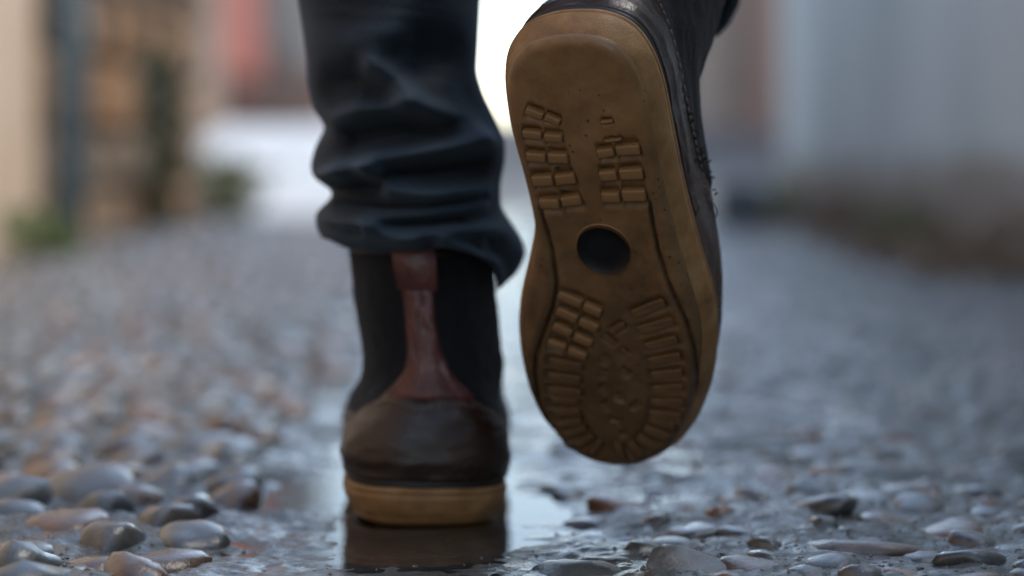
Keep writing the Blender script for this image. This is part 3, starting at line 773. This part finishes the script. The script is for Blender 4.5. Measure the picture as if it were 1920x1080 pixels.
def make_boot(person, mat, mirror, label, lift, shaft_shift, ztop, tread):
    b = empty('boot', parent=person, mat=mat)
    b['label'] = label
    mx = -1 if mirror else 1
    def fl(V):
        V = np.array(V, float).reshape(-1, 3).copy(); V[:, 0] *= mx
        if mirror:      # the left sole is a little rounder at the heel and slimmer at the ball
            k = np.interp(V[:, 1], [.03, .09, .14], [1.13, 1.02, .94]); low = 1 - sstep(.05, .095, V[:, 2])
            V[:, 0] *= 1 + (k - 1) * low
        return V
    def put(nm, V, F, m_, **kw):
        F = [tuple(f) if mirror else tuple(f)[::-1] for f in F] if kw.pop('flip', False) else [tuple(f)[::-1] if mirror else tuple(f) for f in F]
        return mesh(nm, fl(V), F, m_, b, **kw)
    # --- tread plate: a fine sheet from the middle line out to the edge
    NT = 84
    sp_y = np.clip(outline[:, 1], .036, LS - .048); sp = np.stack([midline(sp_y), sp_y], -1)
    tt = np.linspace(0, 1, NT) ** .9
    P = sp[None] + (outline - sp)[None] * tt[:, None, None]
    X, Y = P[..., 0], P[..., 1]
    ln = np.hypot(*(outline - sp).T)
    dist = (1 - tt)[:, None] * ln[None]
    r = .0055
    Z = r * (1 - np.sqrt(np.clip(1 - (1 - np.clip(dist / r, 0, 1)) ** 2, 0, 1))) * .8
    gd = np.minimum(polydist(X, Y, [(a / 1000, c / 1000) for a, c in GL]), polydist(X, Y, [(a / 1000, c / 1000) for a, c in GR]))
    Z += .0022 * np.exp(-(gd / .0009) ** 2)
    # the forefoot panel lies a little inside its margin, the arch is hollowed
    Z -= .0012 * np.exp(-((gd - .004) / .003) ** 2) * sstep(.09, .14, Y)
    Z += .0016 * np.exp(-(((Y - .115) / .035) ** 2)) * np.clip(1 - np.abs(X - midline(Y)) / .035, 0, 1)
    Z += .0006 * fbm(X * 90, Y * 90, 3, 3) * np.clip(dist / .006, 0, 1)
    # recesses between the tread rows
    for (cx, cy, L_, w_, a_) in LUG:
        ca, sa = math.cos(math.radians(a_)), math.sin(math.radians(a_))
        u = ((X - cx / 1000) * ca + (Y - cy / 1000) * sa) * 1000; v = (-(X - cx / 1000) * sa + (Y - cy / 1000) * ca) * 1000
        Z += (.0023 if cy < 100 or cy < 185 and cx < 5 else .0014) * np.exp(-(u / (L_ * .49)) ** 10) * np.exp(-(v / (w_ * .98)) ** 6)
    Z += toe_lift(Y, lift)
    Vb = np.stack([X, Y, Z], -1).reshape(-1, 3)
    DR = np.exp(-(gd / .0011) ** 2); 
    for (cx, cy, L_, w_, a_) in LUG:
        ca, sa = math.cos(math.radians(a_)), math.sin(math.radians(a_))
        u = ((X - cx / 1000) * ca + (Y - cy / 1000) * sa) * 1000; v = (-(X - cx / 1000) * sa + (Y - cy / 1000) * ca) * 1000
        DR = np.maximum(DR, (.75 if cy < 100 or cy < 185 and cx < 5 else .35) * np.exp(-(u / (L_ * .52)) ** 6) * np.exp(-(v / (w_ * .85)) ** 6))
    osl = put('outsole', Vb, [f for f in grid_faces(NT, NO, True)], M_gum_worn_shaded, flip=True)
    at_ = osl.data.attributes.new('groove_tone', 'FLOAT', 'POINT'); at_.data.foreach_set('value', DR.reshape(-1))
    # --- side wall (foxing), flaring out towards the upper
    prof = [(0.0, .0044), (.0012, .0058), (.0026, .0085), (.0038, .0115), (.0046, .0145), (.0049, .0162), (.0041, .0166), (.0041, .0172), (.0049, .0176), (.0048, .0196), (.0040, .0206), (.0010, .0210), (-.012, .0210)]
    # start under the plate edge so that the two meet
    rows = []
    for o_, z_ in prof:
        q = outline + nrm * o_
        zz = z_ + toe_lift(outline[:, 1], lift) + .0004 * vnoise(np.arange(NO) * .11, z_ * 400 + np.zeros(NO), 8)
        rows.append(np.stack([q[:, 0], q[:, 1], zz], -1))
    put('side_wall', np.concatenate(rows), grid_faces(len(rows), NO, True), M_gum_side)
    # --- welt cord
    rows = []
    for k in range(7):
        a_ = k / 6 * math.pi
        q = outline + nrm * (.0032 + .0009 * math.sin(a_)) if k else outline + nrm * .002
        rows.append(np.stack([q[:, 0], q[:, 1], .0206 + .0038 * k / 6 + toe_lift(outline[:, 1], lift)], -1))
    put('welt', np.concatenate(rows), grid_faces(len(rows), NO, True), M_welt)
    # --- upper: rings that go from the foot's outline to the shaft's oval
    th = np.linspace(0, 2 * math.pi, NO, endpoint=False)
    def S(idx, z, off=0.0):
        """point of the upper; idx in outline steps (float ok), z above the ground"""
        idx = np.asarray(idx, float); z = np.asarray(z, float)
        i0 = np.floor(idx).astype(int); fr = (idx - i0)[..., None]
        def lerp(A): return A[i0 % NO] * (1 - fr) + A[(i0 + 1) % NO] * fr
        o = lerp(outline); nn = lerp(nrm); t_ = idx / NO * 2 * math.pi
        ky = np.interp(z, [.02, .035, .05, .065, .08, .10, .2], [1.0, .985, .93, .82, .68, .50, .45])
        o2 = np.stack([o[..., 0], o[..., 1] * ky], -1)
        grow = np.interp(z, [.018, .024, .034, .048, .065, .09, .2], [.0030, .0036, .0052, .0040, .0008, -.002, -.002] if mirror else [.0028, .0028, .0030, .0008, -.0012, -.002, -.002])
        foot = o2 + nn * grow[..., None]
        a_, b_ = np.interp(z, [.05, .062, .08, .105, .15], [.0350, .0352, .0365, .0380, .0385]), np.interp(z, [.05, .08, .15], [.060, .052, .049])
        sx_ = np.interp(z, [p[0] for p in shaft_shift], [p[1] for p in shaft_shift]); sy_ = np.interp(z, [p[0] for p in shaft_shift], [p[2] for p in shaft_shift])
        el = np.stack([a_ * np.sin(t_) + sx_, .006 + b_ - b_ * np.cos(t_) + sy_], -1)
        s_ = sstep(.040, .088, z)[..., None]
        q = foot * (1 - s_) + el * s_
        en = np.stack([np.sin(t_), -np.cos(t_)], -1)
        n2 = nn * (1 - s_) + en * s_
        q = q + n2 * (np.asarray(off))[..., None]
        zz = z + toe_lift(q[..., 1], lift) * (1 - s_[..., 0])
        return np.concatenate([q, zz[..., None]], -1)
    zr = np.concatenate([np.linspace(.018, ztop - .004, 56), [ztop - .0025, ztop - .001, ztop - .001, ztop - .003, ztop - .04]])
    offs = np.concatenate([np.zeros(56), [0, -.0003, -.002, -.0025, -.003]])
    idx = np.arange(NO)
    rows = []
    for z_, of in zip(zr, offs):
        cre = .0007 * fbm(idx * .10 / KS, np.full(NO, z_ * 130), 12, 3) if z_ < ztop - .002 else 0
        rows.append(S(idx, np.full(NO, z_), of + cre))
    put('upper', np.concatenate(rows), grid_faces(len(rows), NO, True), M_leather)
    # --- panels that lie on the upper
    def panel(nm, cols, zlo, zhi, off, m_, nz=26, lumps=.0, seed=1, edge=.0012):
        """cols: idx steps; zlo/zhi arrays per column; a thick panel with turned-in edges"""
        cols = np.asarray(cols, float); nc = len(cols); rows = []
        for k in range(nz):
            f_ = k / (nz - 1)
            z_ = zlo + (zhi - zlo) * f_
            o_ = np.full(nc, off) + lumps * fbm(cols * .16 / KS, z_ * 170, seed, 3)
            if k in (0, nz - 1): o_ = o_ - edge - off
            o_[0] -= edge + off * .6; o_[-1] -= edge + off * .6
            rows.append(S(cols, z_, o_))
        return put(nm, np.concatenate(rows), grid_faces(nz, nc), m_)
    C = np.linspace(-118, 118, 150)
    zc = np.interp(np.abs(C), [0, 2.5, 7, 14, 22, 30, 40, 60, 90, 118], [.0645, .0660, .0682, .0686, .0650, .058, .052, .050, .062, .085])
    panel('gore', C * KS, zc - .001, np.full(150, ztop - .0025), .0008, M_gore, 40, .0009, 5)
    C2 = np.linspace(-60, 60, 110)
    zc2 = np.interp(np.abs(C2), [0, 2.5, 7, 14, 22, 30, 40, 60], [.0650, .0664, .0686, .0690, .0652, .0575, .048, .030])
    panel('heel_counter', C2 * KS, np.full(110, .0235), zc2, .0012, M_leather, 34, .0011, 9)
    # strap: width varies with height, so build it by rows
    rows = []
    zz_ = np.linspace(.066, ztop - .004, 34)
    for k, z_ in enumerate(zz_):
        hw = np.interp(z_, [.066, .079, .093, .106, .12, .15], [.0170, .0122, .0088, .0076, .0080, .0092])
        a_ = .037
        cidx = np.arcsin(np.clip(np.linspace(-1, 1, 15) * hw / a_, -1, 1)) / (2 * math.pi) * NO
        o_ = np.full(15, .0021) + .0016 * fbm(cidx * .3 / KS, np.full(15, z_ * 110), 23, 3)
        o_[0] = o_[-1] = .0004
        if k == 0: o_ = o_ * 0 + .0008
        rows.append(S(cidx, np.full(15, z_), o_))
    put('heel_strap', np.concatenate(rows), grid_faces(34, 15), M_strap)
    # pull tab: the strap folded over the top edge in a loop
    rows = []
    for k, (z_, of) in enumerate([(ztop - .022, .0024), (ztop - .016, .0044), (ztop - .008, .0060), (ztop - .001, .0058), (ztop + .0022, .0030), (ztop + .002, -.001), (ztop - .004, -.0035), (ztop - .02, -.0036)]):
        cidx = np.arcsin(np.linspace(-1, 1, 11) * .0094 / .037) / (2 * math.pi) * NO
        rows.append(S(cidx, np.full(11, z_), np.full(11, of)))
    put('pull_tab', np.concatenate(rows), grid_faces(8, 11), M_strap)
    # stitch lines: two rows under the gore's lower edge
    V, F = [], []
    for c in np.arange(-112, 112, 2.2):
        zb = float(np.interp(abs(c), np.abs(C[75:]), zc[75:])) - .0040
        p = [S(np.array([c + d]) * KS, np.array([zb + (float(np.interp(abs(c + d), np.abs(C[75:]), zc[75:])) - .0040 - zb)]), np.array([.0010 if abs(c) > 58 else .0024]))[0] for d in (0, .65, 1.3)]
        v, f = tube(p, .00042, 5)
        F += [tuple(i + len(V) for i in q) for q in f]; V += [tuple(q) for q in v]
    tag(put('stitching', V, F, M_thread), kind='stuff')
    # loose threads where the elastic meets the leather on the outer side
    if tread:
        rf = random.Random(4); V, F = [], []
        for k in range(26):
            c = rf.uniform(40, 112); zb = float(np.interp(c, C[75:], zc[75:])) + rf.uniform(-.002, .004)
            p0 = S(np.array([c * KS]), np.array([zb]), np.array([.0012]))[0]; p1 = S(np.array([c * KS]), np.array([zb]), np.array([.0020 + rf.random() * .0016]))[0]
            d = np.array([rf.gauss(0, .0006) for _ in range(3)]); e = np.array([rf.gauss(0, .0008) for _ in range(3)])
            v, f = tube([p0, (p0 + p1) / 2 + d, p1 + e, p1 + e + d * 1.2 - (p1 - p0) * .4], .0004, 5)
            F += [tuple(i + len(V) for i in q) for q in f]; V += [tuple(q) for q in v]
        tag(put('frayed_threads', V, F, M_gore), kind='stuff')
    # --- tread blocks and the black inset, where the sole can be seen
    if tread:
        for (cx, cy, L_, w_, a_) in LUG:
            o = link_mesh('lug', LUG_DARK if cy > 186 or cx > 5 and cy > 140 else LUG_ME, b)
            y_ = cy / 1000
            hgt = .0066 if cy < 100 or cy < 185 and cx < 5 else .0030
            o.location = (mx * cx / 1000, y_, float(toe_lift(y_, lift)) + (.0020 if hgt > .005 else .0009))
            o.rotation_euler = (0, 0, mx * math.radians(a_))
            fore = cy > 186 or cx > 28 and cy > 140
            o.scale = (L_ / 1000 * (.86 if fore else 1.04), w_ / 1000 * (1.3 if fore else 1.12), hgt)
            if L_ < 8.5 and cy > 160:
                o.scale = (L_ / 1000 * 1.7, w_ / 1000 * 1.2, .0014); o.location.z += .0002
            if fore and cy > 215: o.location.y -= .003; o.scale.x *= .85
        # inset disc
        n = 56; cx, cy, ra, rb = .0108, .1166, .01335, .0134
        V, F = [], []
        for rr, z_ in ((.02, .0006), (.5, .0006), (.93, .0005), (.97, -.0004), (1.0, -.0008), (1.035, -.0004), (1.05, .0022)):
            for k in range(n):
                t_ = 2 * math.pi * k / n
                V.append((cx + math.cos(t_) * ra * rr, cy + math.sin(t_) * rb * rr, z_ - .0004))
        put('inset_disc', V, grid_faces(7, n, True)[:4 * n], M_black_rubber, flip=False)
        # moulded rim round the inset
        ring = [(cx + math.cos(t_) * ra * 1.05, cy + math.sin(t_) * rb * 1.05, .0008) for t_ in np.linspace(0, 2 * math.pi, 57)]
        v, f = tube(ring, .00055, 7)
        put('disc_rim', [tuple(q) for q in v], f, M_gum)
        # mud flecks
        rm = random.Random(8); V, F = [], []
        for k, (fx, fy, wx, wy) in enumerate([(-3.5, 16, 1.1, 1.3), (4.5, 15, .6, .6), (0, 24, .6, .7), (8, 28, .9, .8), (26.7, 116.2, 1.3, 1.3), (17, 45, .8, .9), (9, 33, .7, .7), (24, 138, .8, .8), (29, 136, .8, .8),
                (-13, 61.2, 4.2, 1.2), (-11, 73.4, 3.2, 1.8), (-4, 72.5, 2.2, .9), (-9, 86.2, 3.6, 1.6), (22.5, 91.8, 4.4, 1.0), (18, 64.5, 3, .7), (-6, 152.4, 6.5, 1.3), (-10, 162.8, 5.2, 1.5), (-4, 166.5, 3.2, 1.0), (-12, 173.2, 4.0, 1.2), (-16, 49.8, 3.4, 1.0), (20, 49, .9, .8), (12, 20, .5, .5), (-12, 31, .5, .6), (31, 60, .6, .5)]):
            b0 = len(V)
            for j in range(14):
                t_ = j / 14 * 6.283; rr = rm.uniform(.55, 1.25)
                V.append(((fx + math.cos(t_) * wx * rr) / 1000, (fy + math.sin(t_) * wy * rr) / 1000, .0026))
            V.append((fx / 1000, fy / 1000, -.0001 if wx < 1.5 else .0006))
            F += [(b0 + j, b0 + (j + 1) % 14, b0 + 14) for j in range(14)]
        tag(put('mud_flecks', V, F, M_mud), kind='stuff')
    return b, S

person = empty('person', (-.03, 1.33, 0))
tag(person, 'walking person from behind in rolled dark jeans, tan sole of the raised boot showing', 'person')
bpy.context.view_layer.update()
pinv = Matrix.Translation((.03, -1.33, 0))
# left boot, standing
ml = pinv @ Matrix.Translation((-.0475, 1.252, -.0020)) @ Matrix.Rotation(math.radians(-2), 4, 'Z') @ Matrix.Rotation(math.radians(1.6), 4, 'Y') 
shL = [(.03, -.003, 0), (.05, -.0065, 0), (.064, -.0050, 0), (.08, -.0014, .001), (.105, .0034, .003), (.122, .0055, .004), (.15, .0090, .006)]
make_boot(person, ml, True, 'planted brown boot standing in the wet, red brown strap up its heel', .012, shL, .145, False)
# right boot, lifted, sole towards the camera
eu = Vector((.94873979, -.29652425, -.10939004)); ev = Vector((-.06634235, -.52523399, .84836781)); nn = Vector((-.30901699, -.79762311, -.5179825))
mr = Matrix(((eu.x, -ev.x, -nn.x, .0265), (eu.y, -ev.y, -nn.y, 1.1143), (eu.z, -ev.z, -nn.z, .2460), (0, 0, 0, 1)))
shR = [(.03, 0, 0), (.06, .001, 0), (.08, .001, -.003), (.15, .002, -.028)]
br, SR = make_boot(person, pinv @ mr, False, 'raised boot with tan tread sole turned to the camera', .003, shR, .150, True)

# ------------------------------------------------------------------ jeans
JL = [(-118.4,292.4),(-115.0,275.3),(-112.8,260.9),(-110.6,243.7),(-110.3,229.4),(-107.2,216.5),(-100.3,206.4),(-106.2,196.3),(-108.8,186.2),(-107.4,179.0),(-98.5,174.1),(-96.0,170.5),(-100.0,166.5),(-106.4,161.0),(-105.8,153.0),(-102.3,145.8),(-94.9,137.7)]
JR = [(-15.8,292.4),(-17.3,275.3),(-18.4,252.3),(-19.3,236.6),(-15.8,225.1),(-8.1,209.3),(-4.0,199.2),(-4.0,189.1),(-6.6,176.1),(-6.4,163.2),(-1.2,155.9),(4.6,147.3),(7.5,138.6),(3.5,129.9),(-4.3,118.3)]
HEM = [(-99.2,146.7),(-89.7,141.3),(-72.9,140.5),(-56.1,141.6),(-40.6,143.9),(-30.8,141.1),(-19.6,134.6),(-11.2,125.3),(-5.6,120.0),(2.8,130.4)]
FOLD = [([(-72.0,236.8),(-62.3,230.7),(-47.1,216.9),(-27.7,207.2),(-8.3,198.1)],7.0,6.1),([(-102.6,210.0),(-91.5,210.0),(-77.6,214.7),(-58.2,216.9)],6.0,5.6),([(-105.2,255.6),(-85.8,247.3),(-60.9,255.6)],3.0,8.3),
([(-101.3,179.5),(-88.8,183.1),(-72.2,187.8),(-44.4,193.4),(-16.6,199.8)],7.0,4.4),([(-100.0,178.1),(-88.8,181.5)],5.0,4.4),([(-72.2,183.7),(-61.1,174.0),(-44.4,170.9),(-16.7,172.6),(-5.6,176.7)],7.0,5.0),
([(-100.1,158.1),(-83.4,156.5),(-66.7,158.1),(-44.5,161.5),(-16.7,165.6)],6.0,3.9),([(-72.3,153.1),(-55.6,149.8),(-30.6,152.6),(-5.6,153.1),(7.0,146.2)],7.0,4.2),([(-36.1,146.2),(-22.3,142.0),(-11.1,133.7),(-5.6,123.9)],6.0,3.3),([(-98.4,150.4),(-72.3,146.2),(-50.1,146.2)],4.0,3.3),
([(-47.1,243.1),(-30.5,244.5),(-19.4,241.8)],-6.0,9.7),([(-94.2,228.0),(-77.6,230.7),(-66.5,225.2)],-5.0,8.3),([(-83.2,201.7),(-55.5,207.2),(-30.5,205.8)],-7.0,5.6),([(-94.4,176.7),(-80.5,176.7),(-69.4,176.7)],-8.0,3.3),([(-63.9,183.1),(-44.4,184.2),(-16.7,186.5)],-7.0,4.4),
([(-91.7,167.0),(-66.7,164.8),(-44.5,165.4),(-16.7,169.3)],-6.0,2.2),([(-63.9,156.5),(-44.5,157.0),(-27.8,158.1)],-5.0,2.2),([(-22.2,225.2),(-11.1,214.1)],-4.0,5.6)]
def smooth_fn(P):
    P = sorted([(z / 1000, x / 1000) for x, z in P])
    zs = np.linspace(P[0][0], P[-1][0], 400)
    xs_ = np.interp(zs, [p[0] for p in P], [p[1] for p in P])
    ker = np.exp(-(np.arange(-12, 13) / 8.0) ** 2); ker /= ker.sum()
    xp = np.pad(xs_, 12, mode='edge'); xs2 = np.convolve(xp, ker, 'valid')
    return lambda z: np.interp(z, zs, xs2)
fL, fR = smooth_fn(JL), smooth_fn(JR)
hemf = lambda x: np.interp(x, [p[0] / 1000 for p in HEM], [p[1] / 1000 for p in HEM])
NA, NRW = 220, 190
ang = np.linspace(0, 2 * math.pi, NA, endpoint=False)
LEG_V, LEG_F = [], []
def add_rows(rows, cap=False):
    base = len(LEG_V)
    for r_ in rows: LEG_V.extend(map(tuple, r_))
    LEG_F.extend(grid_faces(len(rows), NA, True, base))
CREST_LIGHT = []  # fold height per row, drives the light painted on the crests
rows = []
xg = -.052 + .052 * np.cos(ang)
hz = hemf(xg)
def left_row(t, off=0.0, fold=True):
    z = hz + (.29 - hz) * t
    l, r_ = fL(z), fR(z)
    cx, hw = (l + r_) / 2, (r_ - l) / 2
    hd = np.interp(z, [.12, .2, .29], [.050, .055, .058])
    ca, sa = np.cos(ang), np.sin(ang)
    x = cx + hw * ca
    D = np.zeros(NA)
    for P_, amp, w_ in FOLD:
        d = polydist(x * 1000, z * 1000, P_)
        D += amp / 1000 * 2.4 * np.exp(-(d / (w_ * 1.18)) ** 2)
    D += .003 * fbm(x * 22 + 5, z * 40, 61, 2) + .0016 * fbm(x * 45 + z * 60, z * 150, 67, 2)
    D *= sstep(.2, .95, np.abs(sa)) * .95
    if off > 0: CREST_LIGHT.append(D.copy())
    D = D + off
    return np.stack([x + ca * (D * .35 if off > 0 else D), 1.312 - hd * sa - sa * D, z], -1)
for k, of in ((.10, -.004), (.03, -.0035), (.006, -.003), (0, -.0015), (.0, .0005)):
    rows.append(left_row(k, of))
for k in range(1, NRW): rows.append(left_row((k / (NRW - 1)), .001))
def ring(c, axis, ra, rb, seed, amp):
    axis = Vector(axis).normalized()
    s = Vector((1, 0, 0)); s = (s - axis * s.dot(axis)).normalized(); f = axis.cross(s)     # f points away from the camera for an upward axis
    R_ = []
    for a_ in ang:
        R_.append((math.cos(a_), math.sin(a_)))
    R_ = np.array(R_)
    n_ = amp * fbm(np.cos(ang) * 2.2 + 7, np.sin(ang) * 2.2 + seed * .35, 71, 3)
    S_ = np.array(s); F_ = np.array(f)
    return np.array(c)[None] + (ra + n_)[:, None] * R_[:, :1] * S_[None] - (rb + n_)[:, None] * R_[:, 1:] * F_[None]
def bez(a, b, c, t): return (Vector(a) * (1 - t) ** 2 + Vector(b) * 2 * t * (1 - t) + Vector(c) * t ** 2)
lk = [Vector((-.0671, 1.312, .29)), Vector((-.085, 1.375, .50)), Vector((-.045, 1.46, .86))]
path = [lk[0].lerp(lk[1], t) for t in np.linspace(.06, 1, 14)] + [lk[1].lerp(lk[2], t) for t in np.linspace(.06, 1, 16)]
for k, c in enumerate(path):
    t = k / 29
    ra = np.interp(t, [0, .2, .5, 1], [.052, .062, .072, .092])
    rows.append(ring(c, (lk[1] - lk[0]) if k < 14 else (lk[2] - lk[1]), ra, ra * 1.1, k, .010))
add_rows(rows)
# right leg: hem round the lifted boot's shaft, shin forward and up to the knee, then the thigh
A0 = Vector((.0800, 1.262, .3030)); 
shin = Vector((.12, .70, .70)).normalized()
K = A0 + shin * .36; HP = Vector((.10, 1.46, .86))
rows = []
seg = [(A0 + shin * (.05), -.005), (A0 + shin * -.002, -.005), (A0 + shin * -.006, -.0025), (A0 + shin * -.006, .0005)]
for c, of in seg: rows.append(ring(c, shin, .050 + of, .055 + of, 40, .010))
for k, t in enumerate(np.linspace(0, 1, 110)):
    c = A0.lerp(K, t)
    wv = .0075 * math.exp(-t * 3.2) * math.sin(t * 62 + 1.0) 
    ra = np.interp(t, [0, .15, .5, 1], [.050, .055, .062, .070])
    rows.append(ring(c + Vector((.003 * math.sin(t * 40), 0, 0)), shin, ra + wv, (ra + wv) * 1.1, 40 + t * 30, .014))
for t in np.linspace(.06, 1, 20):
    c = K.lerp(HP, t); d = HP - K
    rows.append(ring(c, d, np.interp(t, [0, 1], [.072, .094]), np.interp(t, [0, 1], [.078, .10]), 80 + t * 10, .008))
add_rows(rows)
# hips
rows = [ring((.027, 1.46, z_), (0, 0, 1), ra, rb, 90 + z_ * 10, .006) for z_, ra, rb in ((.80, .09, .08), (.83, .15, .105), (.88, .172, .115), (.95, .165, .112), (1.02, .150, .105), (1.06, .148, .104), (1.06, .02, .02))]
add_rows(rows)
jv = np.array(LEG_V) - np.array([-.03, 1.33, 0])
jeans = mesh('jeans', jv, LEG_F, M_denim, person)
crest_light = np.zeros(len(LEG_V))
nw = np.concatenate(CREST_LIGHT); crest_light[4 * NA:4 * NA + len(nw)] = np.clip(nw / .012, 0, 1)
at = jeans.data.attributes.new('crest_light', 'FLOAT', 'POINT'); at.data.foreach_set('value', crest_light)
jeans['label'] = 'dark navy jeans bunched above the boots'
